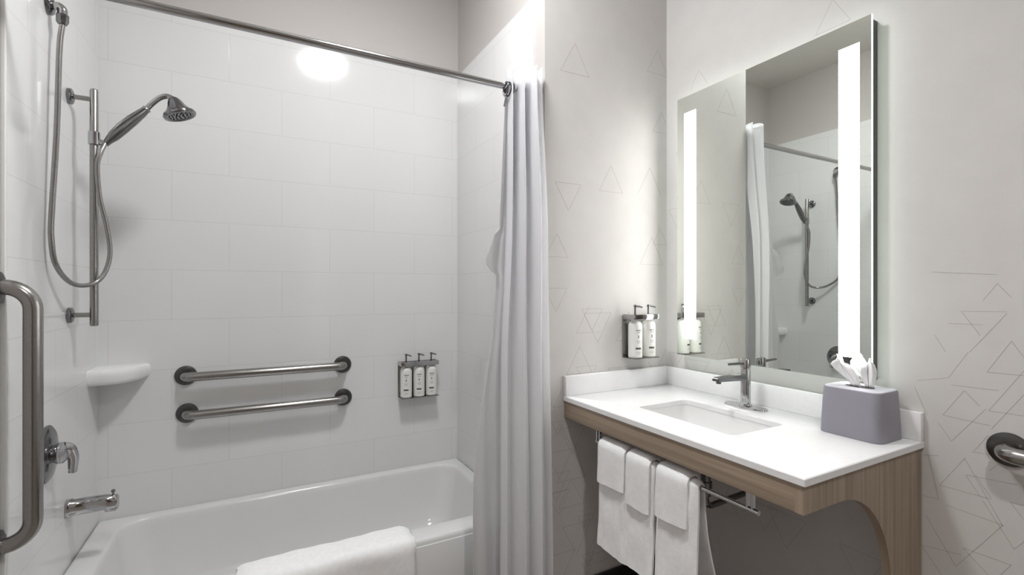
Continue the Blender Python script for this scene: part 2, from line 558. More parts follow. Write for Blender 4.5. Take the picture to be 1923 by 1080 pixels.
MB().lathe((-0.26, 2.09, 0.064), (0, 0, 1), [(0.03, 0), (0.032, 0.004), (0.026, 0.006), (0.005, 0.004)]).build('drain', M['chrome'], tub)

# ---------------------------------------------------------------- corner shelf
cs = MB()
def shelf_ring(z, k):
    pts = [(XS, YB, z), (XS + 0.168 * k, YB, z)]
    for i in range(0, 13):
        a = i / 12
        px_, py_ = XS + 0.168 * k * (1 - a), YB - 0.150 * k * a
        bulge = 0.046 * sin(pi * a)
        pts.append((px_ + bulge * 0.66, py_ - bulge * 0.74, z))
    return pts
cs.loft([shelf_ring(0.915, 0.86), shelf_ring(0.920, 0.95), shelf_ring(0.930, 0.99), shelf_ring(0.955, 1.0), shelf_ring(0.967, 0.985), shelf_ring(0.973, 0.955), shelf_ring(0.975, 0.90)])
sh = cs.build('corner_shelf', M['ceramic'], angle=40)
tag(sh, 'white ceramic corner shelf in the tiled corner below the slide bar', 'shelf')

# ---------------------------------------------------------------- grab bars
def grab_bar(a, b, out, label, r=0.019, stand=0.058, elbow=0.036, fr=0.04):
    """bar between wall points a and b; out = unit vector off the wall"""
    a, b, out = Vector(a), Vector(b), Vector(out)
    t = thing('grab_bar', (a + b) / 2, label, 'grab bar', 'steel grab bars')
    MB().tube(arc_path([a + out * 0.006, a + out * stand, b + out * stand, b + out * 0.006], elbow, 10), r, 20).build('bar', M['steel'], t, angle=60)
    for p in (a, b):
        MB().lathe(p, out, [(fr, 0), (fr, 0.004), (fr * 0.96, 0.0075), (fr * 0.80, 0.010), (r + 0.004, 0.012), (r, 0.012)], 32).build('wall_flange', M['steel_dark'], t)
    return t
grab_bar((-0.259, YB, 0.913), (0.375, YB, 0.913), (0, -1, 0), 'upper of the two level steel grab bars on the tile behind the bathtub', fr=0.041)
grab_bar((-0.254, YB, 0.753), (0.378, YB, 0.753), (0, -1, 0), 'lower of the two level steel grab bars on the tile behind the bathtub', fr=0.041)
grab_bar((PX0, 1.617, 0.650), (PX0, 1.617, 1.284), (1, 0, 0), 'upright brushed steel grab bar beside the tub faucet wall', r=0.019, stand=0.067, elbow=0.055, fr=0.039)
grab_bar((XM, 0.452, 0.886), (XM, -0.45, 0.886), (-1, 0, 0), 'level steel grab bar on the patterned wall right of the vanity', fr=0.041)

# ---------------------------------------------------------------- shower slide bar with holder, water outlet, hand shower
BX, BY = -0.481, 2.098
sb = thing('shower_slide_bar', (XS, BY, 1.154), 'upright chrome shower slide bar on two wall brackets', 'slide bar')
MB().lathe((BX, BY, 1.154), (0, 0, 1), [(0.009, 0), (0.0118, 0.003), (0.0118, 0.797), (0.009, 0.803), (0.002, 0.805)], 20).build('bar', M['steel'], sb)
for z in (1.922, 1.192):
    br_ = MB().lathe((XS, BY, z), (1, 0, 0), [(0.008, 0.010), (0.008, 0.057)], 16).build('bracket', M['steel'], sb)
    MB().lathe((XS, BY, z), (1, 0, 0), [(0.026, 0), (0.026, 0.008), (0.023, 0.011), (0.015, 0.014), (0.008, 0.014)], 24).build('wall_flange', M['chrome_dark'], br_)
hold = MB()
hold.lathe((BX, BY, 1.768), (0, 0, 1), [(0.0122, 0), (0.0165, 0.001), (0.0165, 0.044), (0.0122, 0.045)], 20)
hold.tube([(BX + 0.012, BY, 1.782), (BX + 0.026, BY, 1.776)], 0.010, 14)
hold.build('slider_holder', M['chrome'], sb)

so = thing('shower_outlet', (XS, 1.917, 2.132), 'chrome wall outlet feeding the shower hose, high on the tile', 'shower outlet')
MB().lathe((XS, 1.917, 2.132), (1, 0, 0), [(0.03, 0), (0.03, 0.006), (0.026, 0.012), (0.015, 0.016), (0.012, 0.016)], 24).build('wall_flange', M['chrome_dark'], so)
MB().tube(arc_path([(XS + 0.014, 1.917, 2.132), (XS + 0.034, 1.917, 2.132), (XS + 0.034, 1.917, 2.108)], 0.012), 0.0125, 16).build('elbow', M['chrome'], so)
MB().lathe((XS + 0.034, 1.917, 2.11), (0, 0, -1), [(0.0135, 0), (0.0155, 0.002), (0.0155, 0.022), (0.011, 0.030)], 8).build('nut', M['chrome_dark'], so)

hs = thing('hand_shower', (-0.445, 2.092, 1.78), 'chrome hand shower with fluted bell head and looping metal hose', 'hand shower')
# handle: thick grip tapering to the neck
hp = [Vector((-0.452, BY, 1.774)), Vector((-0.443, BY, 1.788)), Vector((-0.428, BY, 1.808)), Vector((-0.405, BY, 1.838)), Vector((-0.378, BY, 1.870)), Vector((-0.352, BY, 1.899)), Vector((-0.338, BY, 1.915))]
grip = MB()
nseg = 24
rr_ = [0.009, 0.012, 0.0165, 0.0185, 0.0175, 0.014, 0.0115]
tn = (hp[-1] - hp[0]).normalized()
ux = Vector((0, 1, 0))
vx = tn.cross(ux)
grip.loft([[p + (ux * cos(2 * pi * k / nseg) + vx * sin(2 * pi * k / nseg)) * r * (1 + (0.05 if k % 2 else -0.05) * (0.3 < i / 6 < 0.9)) for k in range(nseg)] for i, (p, r) in enumerate(zip(hp, rr_))])
grip.build('handle', M['chrome_dark'], hs)
MB().torus((-0.338, BY, 1.915), tn, 0.011, 0.004).build('handle_collar', M['chrome'], hs)
MB().tube(spline([(-0.340, BY, 1.913), (-0.322, BY, 1.938), (-0.300, BY, 1.962), (-0.279, BY, 1.972), (-0.262, BY, 1.966), (-0.252, BY, 1.955)], 6), 0.0095, 16).build('neck', M['chrome'], hs)
hd = MB()
hax = Vector((0.33, -0.03, -0.94)).normalized()
ho = Vector((-0.262, BY, 1.972))
prof = [(0.008, 0.0), (0.016, 0.006), (0.022, 0.018), (0.027, 0.032), (0.036, 0.046), (0.047, 0.055), (0.052, 0.060), (0.053, 0.066), (0.050, 0.071), (0.044, 0.072), (0.040, 0.068), (0.001, 0.066)]
u0 = hax.orthogonal().normalized()
v0 = hax.cross(u0)
hd.loft([[ho + hax * h + (u0 * cos(2 * pi * k / 40) + v0 * sin(2 * pi * k / 40)) * r * (1 + (0.035 if (k // 2) % 2 else -0.035) * (0.015 < h < 0.058)) for k in range(40)] for r, h in prof])
hd = hd.build('shower_head', M['chrome_dark'], hs)
nz = MB()
for R_, n_ in ((0.012, 6), (0.024, 11), (0.034, 16)):
    for k in range(n_):
        c_ = ho + hax * 0.066 + (u0 * cos(2 * pi * k / n_) + v0 * sin(2 * pi * k / n_)) * R_
        nz.lathe(c_, hax, [(0.0028, -0.001), (0.0022, 0.004)], 8)
nz.build('nozzle_plate', M['black'], hd)
hose = spline([(XS + 0.034, 1.917, 2.082), (-0.519, 1.912, 2.0), (-0.522, 1.90, 1.75), (-0.530, 1.888, 1.50), (-0.530, 1.886, 1.43), (-0.527, 1.905, 1.358),
               (-0.517, 1.965, 1.309), (-0.499, 2.02, 1.291), (-0.468, 2.062, 1.302), (-0.446, 2.082, 1.344), (-0.437, 2.09, 1.41),
               (-0.446, 2.085, 1.50), (-0.461, 2.075, 1.588), (-0.467, 2.072, 1.690), (-0.460, 2.080, 1.740), (-0.452, 2.094, 1.775)], 8)
MB().tube(hose, 0.0072, 12).build('hose', M['steel'], hs, angle=60)

# ---------------------------------------------------------------- shower valve and tub spout
vy, vz = 1.905, 0.787
sv = thing('shower_valve', (XS, vy, vz), 'chrome shower valve with round plate and lever, half behind the upright grab bar', 'shower valve')
MB().lathe((XS, vy, vz), (1, 0, 0), [(0.085, 0), (0.085, 0.003), (0.078, 0.008), (0.05, 0.014), (0.03, 0.017), (0.02, 0.017)], 36).build('plate', M['chrome_dark'], sv)
MB().lathe((XS, vy, vz), (1, 0, 0), [(0.024, 0.014), (0.027, 0.020), (0.032, 0.030), (0.031, 0.040), (0.022, 0.048), (0.006, 0.051)], 28).build('knob', M['chrome'], sv)
MB().tube(spline([(XS + 0.036, vy + 0.002, vz + 0.014), (XS + 0.050, vy + 0.012, vz + 0.006), (XS + 0.056, vy + 0.022, vz - 0.022), (XS + 0.054, vy + 0.027, vz - 0.058), (XS + 0.053, vy + 0.028, vz - 0.070)], 6),
          [0.018 - 0.007 * min(1, i / 20) for i in range(25)], 14).build('lever', M['chrome'], sv)

sy, sz = 2.085, 0.556
sp = thing('tub_spout', (XS, sy, sz), 'chrome tub spout with a small diverter knob', 'tub spout')
st = MB()
def sp_ring(x, hy, zt, zb):
    zc, hz = (zt + zb) / 2, (zt - zb) / 2
    return [(XS + x, sy + hy * (abs(cos(a)) ** 0.6) * (1 if cos(a) >= 0 else -1), zc + hz * (abs(sin(a)) ** 0.6) * (1 if sin(a) >= 0 else -1)) for a in [2 * pi * k / 28 for k in range(28)]]
st.loft([sp_ring(0.001, 0.026, sz + 0.026, sz - 0.030), sp_ring(0.012, 0.026, sz + 0.026, sz - 0.030), sp_ring(0.016, 0.023, sz + 0.023, sz - 0.026),
         sp_ring(0.06, 0.022, sz + 0.024, sz - 0.026), sp_ring(0.098, 0.021, sz + 0.023, sz - 0.025), sp_ring(0.102, 0.021, sz + 0.0225, sz - 0.033),
         sp_ring(0.128, 0.020, sz + 0.019, sz - 0.034), sp_ring(0.133, 0.017, sz + 0.014, sz - 0.030)])
st.build('spout_body', M['chrome'], sp, angle=50)
MB().lathe((XS + 0.120, sy, sz + 0.018), (0, 0, 1), [(0.003, 0), (0.003, 0.010), (0.006, 0.012), (0.006, 0.018), (0.003, 0.020)], 14).build('diverter_knob', M['chrome_dark'], sp)

# ---------------------------------------------------------------- soap dispensers: wall racks and pump bottles
def make_bottle(x, y, z, label, group):
    """pump bottle standing at (x, y, z), its marks towards -y"""
    t = thing('pump_bottle', (x, y, z), label, 'bottle', group)
    R = 0.0290
    MB().lathe((x, y, z), (0, 0, 1), [(R * 0.9, 0), (R, 0.003), (R, 0.130), (R * 0.97, 0.138), (R * 0.82, 0.147), (R * 0.55, 0.152), (0.011, 0.154), (0.011, 0.160)], 28).build('body', M['bottle'], t)
    p = MB()
    p.lathe((x, y, z + 0.158), (0, 0, 1), [(0.0125, 0), (0.0125, 0.016), (0.009, 0.018), (0.0042, 0.019), (0.0042, 0.052), (0.0065, 0.053), (0.0065, 0.060), (0.004, 0.062)], 16)
    p.tube([(x, y, z + 0.214), (x + 0.012, y - 0.012, z + 0.213), (x + 0.021, y - 0.021, z + 0.209)], [0.0042, 0.0038, 0.0030], 10)
    p.build('pump', M['chrome_dark'], t)
    # marks printed on the curved face
    lb = MB()
    def patch(c, half, z0, z1, mi):
        n = 5
        r = R + 0.0003
        vs_, fs = [], []
        for k in range(n + 1):
            a = -pi / 2 - 0.25 + c + half * (2 * k / n - 1)
            vs_ += [(x + r * cos(a), y + r * sin(a), z + z0), (x + r * cos(a), y + r * sin(a), z + z1)]
        for k in range(n):
            fs.append((2 * k, 2 * k + 2, 2 * k + 3, 2 * k + 1))
        lb.add(vs_, fs, mi)
    patch(0.05, 0.42, 0.112, 0.117, 0)
    patch(0.02, 0.30, 0.104, 0.1065, 0)
    patch(0.0, 0.10, 0.082, 0.095, 0)
    patch(0.0, 0.30, 0.070, 0.072, 0)
    patch(0.0, 0.24, 0.063, 0.065, 0)
    patch(-0.02, 0.42, 0.036, 0.044, 1)
    patch(0.0, 0.36, 0.024, 0.0255, 0)
    patch(0.0, 0.30, 0.018, 0.0195, 0)
    lb.build('printed_label', [M['print_grey'], M['print_dark']], t)
    return t

def rack(x0, x1, yw, z, xs, label):
    """steel holder on the wall plane y = yw, shelf top at z"""
    t = thing('bottle_rack', ((x0 + x1) / 2, yw, z), label, 'bottle rack', 'wall racks of pump bottles')
    bp_ = MB().box(x0, x1, yw - 0.005, yw, z - 0.004, z + 0.176, bevel=0.0015)
    bp_.build('back_plate', M['steel'], t)
    MB().box(x0, x1, yw - 0.074, yw - 0.006, z - 0.004, z - 0.0005, bevel=0.001).build('shelf', M['steel'], t)
    c_ = MB()
    c_.box(x0, x1, yw - 0.072, yw - 0.061, z + 0.1585, z + 0.180, bevel=0.001)
    c_.box(x0, x0 + 0.006, yw - 0.062, yw - 0.005, z + 0.1585, z + 0.180, bevel=0.001)
    c_.box(x1 - 0.006, x1, yw - 0.062, yw - 0.005, z + 0.1585, z + 0.180, bevel=0.001)
    for x in xs:
        c_.torus((x, yw - 0.043, z + 0.168), (0, 0, 1), 0.0165, 0.0035)
    c_.build('clamp', M['chrome'], t)
    return t

zs_ = 0.730
xs3 = (0.678, 0.745, 0.811)
rack(0.646, 0.843, YB, zs_, xs3, 'steel rack of three pump bottles on the tile behind the bathtub')
g3 = 'pump bottles in the tub rack'
b0 = make_bottle(xs3[0], YB - 0.043, zs_, 'white pump bottle nearest the grab bars in the tub rack', g3)
copy_tree(b0, (xs3[1], YB - 0.043, zs_), 'white pump bottle in the middle of the tub rack')
copy_tree(b0, (xs3[2], YB - 0.043, zs_), 'white pump bottle nearest the shower curtain in the tub rack')
zs2 = 0.994
xs2 = (1.400, 1.474)
rack(1.367, 1.507, YW, zs2, xs2, 'steel rack of two pump bottles on the wall over the vanity')
g2 = 'pump bottles over the vanity'
b2 = copy_tree(b0, (xs2[0], YW - 0.043, zs2), 'white pump bottle in the vanity rack, the one farther from the mirror')
b2['group'] = g2
b3 = copy_tree(b0, (xs2[1], YW - 0.043, zs2), 'white pump bottle in the vanity rack, the one next to the mirror')
b3['group'] = g2

# ---------------------------------------------------------------- curtain rod, curtain and liner
RY, RZ = 1.602, 2.047
rod = thing('curtain_rod', ((XS + XE) / 2, RY, RZ), 'chrome shower curtain rod spanning the tub opening', 'curtain rod')
MB().tube([(PX0 + 0.004, RY, RZ), (PX1 - 0.004, RY, RZ)], 0.0122, 20).build('rod', M['chrome'], rod)
for x, d in ((PX0, 1), (PX1, -1)):
    MB().lathe((x, RY, RZ), (d, 0, 0), [(0.034, 0), (0.034, 0.006), (0.022, 0.014), (0.0135, 0.03)], 24).build('rod_flange', M['chrome_dark'], rod)

ZTOP, ZBOT = 2.112, 0.075
cur = MB()
NF, PS, NZ = 3, 34, 72
cols = NF * PS + 1
vs_, fs = [], []
ph = [rnd.uniform(-0.5, 0.5) for _ in range(NF + 2)]
am = [rnd.uniform(0.75, 1.2) for _ in range(NF + 2)]
for iz in range(NZ + 1):
    t = iz / NZ
    z = ZTOP + (ZBOT - ZTOP) * t
    k1 = sstep(0.0, 1.0, t)
    ax, ay = 0.846 - 0.056 * sstep(0.05, 0.55, t) - 0.014 * t, 1.612 - 0.066 * sstep(0.04, 0.45, t) - 0.012 * t
    bx, by = 0.957 + 0.019 * sstep(0.30, 0.95, t), 1.535 - 0.036 * sstep(0.02, 0.32, t) - 0.010 * t
    amp = 0.062 - 0.034 * sstep(0.0, 0.55, t)
    for i in range(cols):
        s = i / (cols - 1)
        q = s * NF
        j = int(min(NF - 1, q))
        fr = q - j
        A = am[j] * (1 - fr) + am[j + 1] * fr
        wob = 0.10 * sin(3.1 * t + 2.0 * j) + ph[j] * 0.12
        o = sin(2 * pi * (q + wob * sin(pi * fr)))
        x = ax + (bx - ax) * s
        y = ay + (by - ay) * s
        dx, dy = (by - ay), -(bx - ax)
        L = math.hypot(dx, dy) + 1e-6
        # folds mostly run towards and away from the room
        nx_, ny_ = dx / L * 0.35, dy / L * 0.95
        px_ = x + nx_ * amp * A * o + 0.006 * sin(4 * pi * q) * (1 - 0.4 * t)
        py_ = y + ny_ * amp * A * o
        if py_ > YW - 0.006:
            px_ = min(px_, XE - 0.008)
        zz = z
        if iz == 0:
            zz = z + 0.012 * cos(2 * pi * q) - 0.006
        vs_.append((px_, py_, zz))
for iz in range(NZ):
    for i in range(cols - 1):
        a = iz * cols + i
        fs.append((a, a + 1, a + cols + 1, a + cols))
cur.add(vs_, fs)
cl = cur.build('shower_curtain', M['curtain'], angle=180, solid=0.0012)
tag(cl, 'white fabric shower curtain gathered in folds at the end of the rod', 'shower curtain')
for k, x in enumerate((0.836, 0.846, 0.856)):
    MB().torus((x, RY, RZ - 0.010 + 0.001 * k), (1, 0.12 * (k - 1), 0), 0.025, 0.0034).build('curtain_ring', M['chrome_dark'], cl)
MB().tube(spline([(0.838, RY - 0.002, RZ - 0.034), (0.832, RY - 0.006, RZ - 0.050), (0.824, RY - 0.010, RZ - 0.080)], 5), 0.0032, 10).build('curtain_hook', M['chrome_dark'], cl)

lin_ = MB()
NC, NZ2 = 40, 200
z0l, z1l = 2.02, 0.05
vs_, fs = [], []
for iz in range(NZ2 + 1):
    z = z0l + (z1l - z0l) * iz / NZ2
    fan = 1 - sstep(0.55, 1.22, z)
    yl = 1.605 - 0.065 * (1 - sstep(1.35, 2.0, z)) - 0.008 * fan
    rt = 0.4388
    for (za, ra), (zb, rb) in zip(((0.0, 0.4388), (0.60, 0.4388), (0.85, 0.4585), (1.10, 0.487), (1.30, 0.5008), (1.50, 0.506), (2.0, 0.520)), ((0.60, 0.4388), (0.85, 0.4585), (1.10, 0.487), (1.30, 0.5008), (1.50, 0.506), (2.0, 0.520), (2.2, 0.522))):
        if za <= z < zb:
            rt = ra + (rb - ra) * (z - za) / (zb - za)
    xl = rt * yl
    bump = 0.0
    if 1.26 < z < 1.50:
        tab = ((1.27, 0.0), (1.33, 0.006), (1.345, 0.030), (1.37, 0.052), (1.395, 0.056), (1.41, 0.046), (1.44, 0.044), (1.465, 0.034), (1.485, 0.022), (1.492, 0.0), (1.51, 0.0))
        for (za, ba), (zb, bb) in zip(tab, tab[1:]):
            if za <= z < zb:
                bump = ba + (bb - ba) * (z - za) / (zb - za)
    xr = 0.90 - 0.01 * fan
    yr = 1.648 - 0.020 * (1 - sstep(1.4, 2.0, z))
    for i in range(NC + 1):
        s = i / NC
        e = (1 - s) ** 3
        x = xl + (xr - xl) * s - bump * e + 0.004 * sin(40 * z) * e * (bump > 0.01)
        y = yl + (yr - yl) * math.sqrt(s) + (0.006 * sin(s * 2 * pi * 2.5 + 1.3 * z) + 0.004 * sin(9 * s + 5 * z)) * min(1, s * 5 + 0.15) - bump * 0.3 * e
        vs_.append((x, y, z))
for iz in range(NZ2):
    for i in range(NC):
        a = iz * (NC + 1) + i
        fs.append((a, a + 1, a + NC + 2, a + NC + 1))
lin_.add(vs_, fs)
ll = lin_.build('shower_liner', M['liner'], angle=180, solid=0.0008)
tag(ll, 'thin greyish see-through liner fanning out beside the white curtain', 'shower liner')

# ---------------------------------------------------------------- bath mat over the tub rim
mat_ = MB()
prof = []
def sweep_profile(line, th):
    """closed outline of a sheet of thickness th following a 2D line (outer side to the left)"""
    L = [Vector((p[0], p[1], 0)) for p in line]
    A, B = [], []
    for i, p in enumerate(L):
        d = (L[min(i + 1, len(L) - 1)] - L[max(0, i - 1)]).normalized()
        n = Vector((-d.y, d.x, 0))
        A.append(p)
        B.append(p + n * th)
    # rounded ends
    return A, B
line = [(1.6825, 0.10), (1.6825, 0.16), (1.6825, 0.22), (1.6825, 0.28), (1.6825, 0.32), (1.6825, 0.345), (1.686, 0.360), (1.694, 0.3665), (1.72, 0.3672), (1.75, 0.3672), (1.775, 0.3672), (1.789, 0.3655), (1.799, 0.357), (1.806, 0.343), (1.812, 0.31)]
line = [tuple(p) for p in spline([(a, b, 0) for a, b in line], 3)]
line = [(p[0], p[1]) for p in line]
A, B = sweep_profile(line, 0.017)
nxm = 40
rings = []
for i in range(nxm + 1):
    s = i / nxm
    x = -0.052 + 0.562 * s
    e = min(s, 1 - s) * nxm
    k = 1.0 if e >= 2 else (0.35, 0.8)[int(e)]
    ring = []
    for q, (a, b) in enumerate(zip(A, B)):
        mid = a + (b - a) * 0.0
        ring.append((x + 0.002 * sin(q * 0.9), a.x, a.y))
    for q in range(len(B) - 1, -1, -1):
        a, b = A[q], B[q]
        p = a + (b - a) * k * (1 + 0.09 * sin(x * 23 + q * 0.33) + 0.05 * sin(x * 71 - q * 0.21))
        ring.append((x + 0.002 * sin(q * 0.9), p.x, p.y))
    rings.append(ring)
mat_.loft(rings)
bm_o = mat_.build('bath_mat', M['towel'], angle=60)
tag(bm_o, 'white terry bath mat draped over the bathtub rim', 'bath mat')

# ---------------------------------------------------------------- vanity
YV0 = 0.6192            # free end of the counter
XF = 1.0657             # front of the counter
ZCT, ZCB = 0.8604, 0.842
hcx, hcy, hhx, hhy = 1.322, 1.094, 0.122, 0.193
ct = thing('vanity_countertop', ((XF + XM) / 2, (YV0 + YW) / 2, ZCB), 'white stone vanity countertop with splash edges, cut out for the sink', 'countertop')
ccx, ccy = (XF + XM) / 2, (YV0 + YW) / 2
chx, chy = (XM - XF) / 2 - 0.0005, (YW - YV0) / 2 - 0.0005
slab = MB()
slab.loft([rrect(hcx, hcy, hhx, hhy, 0.022, ZCB), rrect(ccx, ccy, chx, chy, 0.002, ZCB), rrect(ccx, ccy, chx, chy, 0.002, ZCT - 0.003), rrect(ccx, ccy, chx - 0.0015, chy - 0.0015, 0.002, ZCT - 0.0008),
           rrect(ccx, ccy, chx - 0.003, chy - 0.003, 0.002, ZCT), rrect(hcx, hcy, hhx + 0.002, hhy + 0.002, 0.024, ZCT), rrect(hcx, hcy, hhx, hhy, 0.022, ZCT - 0.002), rrect(hcx, hcy, hhx, hhy, 0.022, ZCB)], False, False)
slab.build('slab', M['quartz'], ct, angle=30)
MB().box(XM - 0.0195, XM - 0.0005, YV0 + 0.001, YW - 0.0005, ZCT, 0.9385, bevel=0.0015).build('back_splash', M['quartz'], ct)
MB().box(XF + 0.001, XM - 0.0195, YW - 0.0195, YW - 0.0005, ZCT, 0.9385, bevel=0.0015).build('side_splash', M['quartz'], ct)

sk = thing('sink', (hcx, hcy, 0.70), 'white rectangular sink set under the vanity countertop', 'sink')
basin = MB()
basin.loft([rrect(hcx, hcy, hhx + 0.02, hhy + 0.02, 0.03, ZCB - 0.001), rrect(hcx, hcy, hhx + 0.001, hhy + 0.001, 0.023, ZCB - 0.001), rrect(hcx, hcy, hhx + 0.002, hhy + 0.002, 0.025, ZCB - 0.012),
            rrect(hcx, hcy, hhx - 0.004, hhy - 0.004, 0.03, 0.79), rrect(hcx, hcy, hhx - 0.012, hhy - 0.014, 0.035, 0.745), rrect(hcx, hcy, hhx - 0.03, hhy - 0.035, 0.04, 0.727),
            rrect(hcx, hcy, hhx - 0.07, hhy - 0.10, 0.03, 0.722), rrect(hcx, hcy, 0.022, 0.022, 0.021, 0.720)], False, True)
basin.loft([rrect(hcx, hcy, hhx + 0.02, hhy + 0.02, 0.03, ZCB - 0.001), rrect(hcx, hcy, hhx + 0.012, hhy + 0.012, 0.03, ZCB - 0.016), rrect(hcx, hcy, hhx + 0.004, hhy + 0.004, 0.035, 0.745), rrect(hcx, hcy, hhx - 0.03, hhy - 0.03, 0.04, 0.714)], False, True)
basin.build('basin', M['ceramic'], sk, angle=50)
MB().lathe((hcx, hcy, 0.7205), (0, 0, 1), [(0.022, 0), (0.021, 0.003), (0.016, 0.003), (0.004, 0.001)], 24).build('drain', M['chrome'], sk)

vb = thing('vanity', (XF + 0.3, YV0 + 0.4, 0), 'oak vanity frame with an arched side panel under the white countertop', 'vanity')
MB().box(XF + 0.005, XF + 0.023, YV0 + 0.026, YW - 0.001, 0.776, ZCB - 0.0005, bevel=0.0008).build('front_apron', M['wood_h'], vb, uv=True)
# side panel: outline in x-z, extruded along y
pan = MB()
px0, px1 = XF + 0.005, XM - 0.004
arc = [(px0, 0.776), (1.2205, 0.776)]
for k in range(1, 25):
    a = pi / 2 * k / 24
    arc.append((1.2205 + 0.235 * sin(a), 0.5 + 0.276 * cos(a)))
ya, yb_ = YV0 + 0.006, YV0 + 0.026
ztp = ZCB - 0.0005
na = len(arc)
low = arc + [(arc[-1][0], 0.0), (px1, 0.0)]          # lower outline, front to wall
vsp = []
for x, z in low:
    zt2 = ztp
    vsp += [(x, ya, z), (x, ya, zt2), (x, yb_, zt2), (x, yb_, z)]
fsp = []
for k in range(len(low) - 1):
    a, b = 4 * k, 4 * (k + 1)
    if k == na - 1:
        fsp.append((a, b, b + 3, a + 3))             # upright inner edge of the leg
        continue
    fsp += [(a, b, b + 1, a + 1), (a + 3, a + 2, b + 2, b + 3), (a, a + 3, b + 3, b), (a + 1, b + 1, b + 2, a + 2)]
fsp += [(0, 1, 2, 3), (4 * len(low) - 4, 4 * len(low) - 1, 4 * len(low) - 2, 4 * len(low) - 3)]
pan.add(vsp, fsp)
pan.build('side_panel', M['wood_v'], vb, uv=True, angle=25)
MB().box(XM - 0.022, XM - 0.001, YV0 + 0.027, YW - 0.001, 0.78, ZCB - 0.0005).build('wall_rail', M['wood_h'], vb, uv=True)

# plumbing below the sink
pl = thing('drain_trap', (hcx, hcy, 0.45), 'dark drain pipe with trap under the sink, behind the towels', 'drain pipe')
MB().lathe((hcx, hcy, 0.712), (0, 0, -1), [(0.028, 0), (0.028, 0.012), (0.016, 0.016), (0.016, 0.07), (0.020, 0.072), (0.020, 0.092), (0.016, 0.094), (0.016, 0.12)], 20).build('tailpiece', M['chrome_dark'], pl)
MB().tube(arc_path([(hcx, hcy, 0.60), (hcx, hcy, 0.552), (XM - 0.002, hcy, 0.562)], 0.03), 0.010, 16).build('trap_arm', M['chrome_dark'], pl)
for k, dy in enumerate((-0.09, 0.07)):
    sl = thing('supply_valve', (XM, hcy + dy, 0.66), ('dark water shut-off valve under the sink, nearer the arched panel', 'dark water shut-off valve under the sink, nearer the side wall')[k], 'valve', 'shut-off valves under the sink')
    MB().lathe((XM, hcy + dy, 0.66), (-1, 0, 0), [(0.022, 0.0005), (0.022, 0.004), (0.008, 0.008), (0.008, 0.05), (0.012, 0.052), (0.012, 0.075)], 18).build('stub', M['chrome_dark'], sl)
    MB().tube(spline([(XM - 0.064, hcy + dy, 0.668), (XM - 0.066, hcy + dy * 1.05, 0.71), (XM - 0.072, hcy + dy * 0.7, 0.77), (1.54, hcy + dy * 0.2, 0.825), (1.54, hcy + dy * 0.2, 0.8418)], 6), 0.005, 10).build('supply_hose', M['steel'], sl)

# ---------------------------------------------------------------- vanity faucet
fx, fy = 1.535, 1.100
fa = thing('vanity_faucet', (fx, fy, ZCT), 'tall chrome single-lever faucet behind the sink', 'faucet')
MB().loft([rrect(fx, fy, 0.026, 0.080, 0.024, ZCT), rrect(fx, fy, 0.026, 0.080, 0.024, ZCT + 0.003), rrect(fx, fy, 0.023, 0.077, 0.022, ZCT + 0.006)]).build('deck_plate', M['chrome'], fa)
MB().lathe((fx, fy, ZCT + 0.005), (0, 0, 1), [(0.021, 0), (0.021, 0.004), (0.0165, 0.008), (0.0165, 0.128), (0.0155, 0.130), (0.0155, 0.133), (0.017, 0.135), (0.017, 0.163), (0.0155, 0.166), (0.002, 0.166)], 28).build('body', M['chrome'], fa)
spt = MB()
def bar_ring(x, zt, zb, hy):
    return [(x, fy + hy, zb), (x, fy + hy, zt), (x, fy - hy, zt), (x, fy - hy, zb)]
spt.loft([bar_ring(fx - 0.006, ZCT + 0.120, ZCT + 0.094, 0.0125), bar_ring(fx - 0.05, ZCT + 0.119, ZCT + 0.099, 0.0125), bar_ring(fx - 0.155, ZCT + 0.117, ZCT + 0.104, 0.0125), bar_ring(fx - 0.160, ZCT + 0.115, ZCT + 0.106, 0.0115)])
spt.lathe((fx - 0.142, fy, ZCT + 0.105), (0, 0, -1), [(0.0085, 0), (0.0085, 0.009), (0.007, 0.009)], 16)
spt.build('spout', M['chrome_dark'], fa, angle=30)
MB().tube([(fx - 0.014, fy, ZCT + 0.156), (fx - 0.09, fy, ZCT + 0.158)], [0.0055, 0.0042], 12).build('lever', M['chrome_dark'], fa)

# ---------------------------------------------------------------- tissue box and tissues
tx, ty = 1.537, 0.737
tb = thing('tissue_box', (tx, ty, ZCT), 'grey lilac tissue box cover with rounded corners on the countertop', 'tissue box')
HB = 0.134
bx_ = MB()
bx_.loft([rrect(tx, ty, 0.0675, 0.0815, 0.026, ZCT + 0.0003), rrect(tx, ty, 0.068, 0.082, 0.026, ZCT + 0.003), rrect(tx, ty, 0.065, 0.0785, 0.025, ZCT + HB * 0.6), rrect(tx, ty, 0.0625, 0.0755, 0.024, ZCT + HB - 0.004), rrect(tx, ty, 0.061, 0.074, 0.023, ZCT + HB)], True, True)
bx_.build('cover', M['box'], tb, angle=40)
lidm = MB()
lidm.loft([rrect(tx, ty, 0.060, 0.073, 0.023, ZCT + HB), rrect(tx, ty, 0.060, 0.073, 0.023, ZCT + HB + 0.0015), rrect(tx, ty, 0.0585, 0.0715, 0.022, ZCT + HB + 0.003)], False, True)
lidm.build('lid', M['lid'], tb, angle=40)
MB().loft([[(tx + 0.019 * cos(a), ty + 0.038 * sin(a), z) for a in [2 * pi * k / 28 for k in range(28)]] for z in (ZCT + HB + 0.0028, ZCT + HB + 0.0034)]).build('opening', M['hole'], tb)

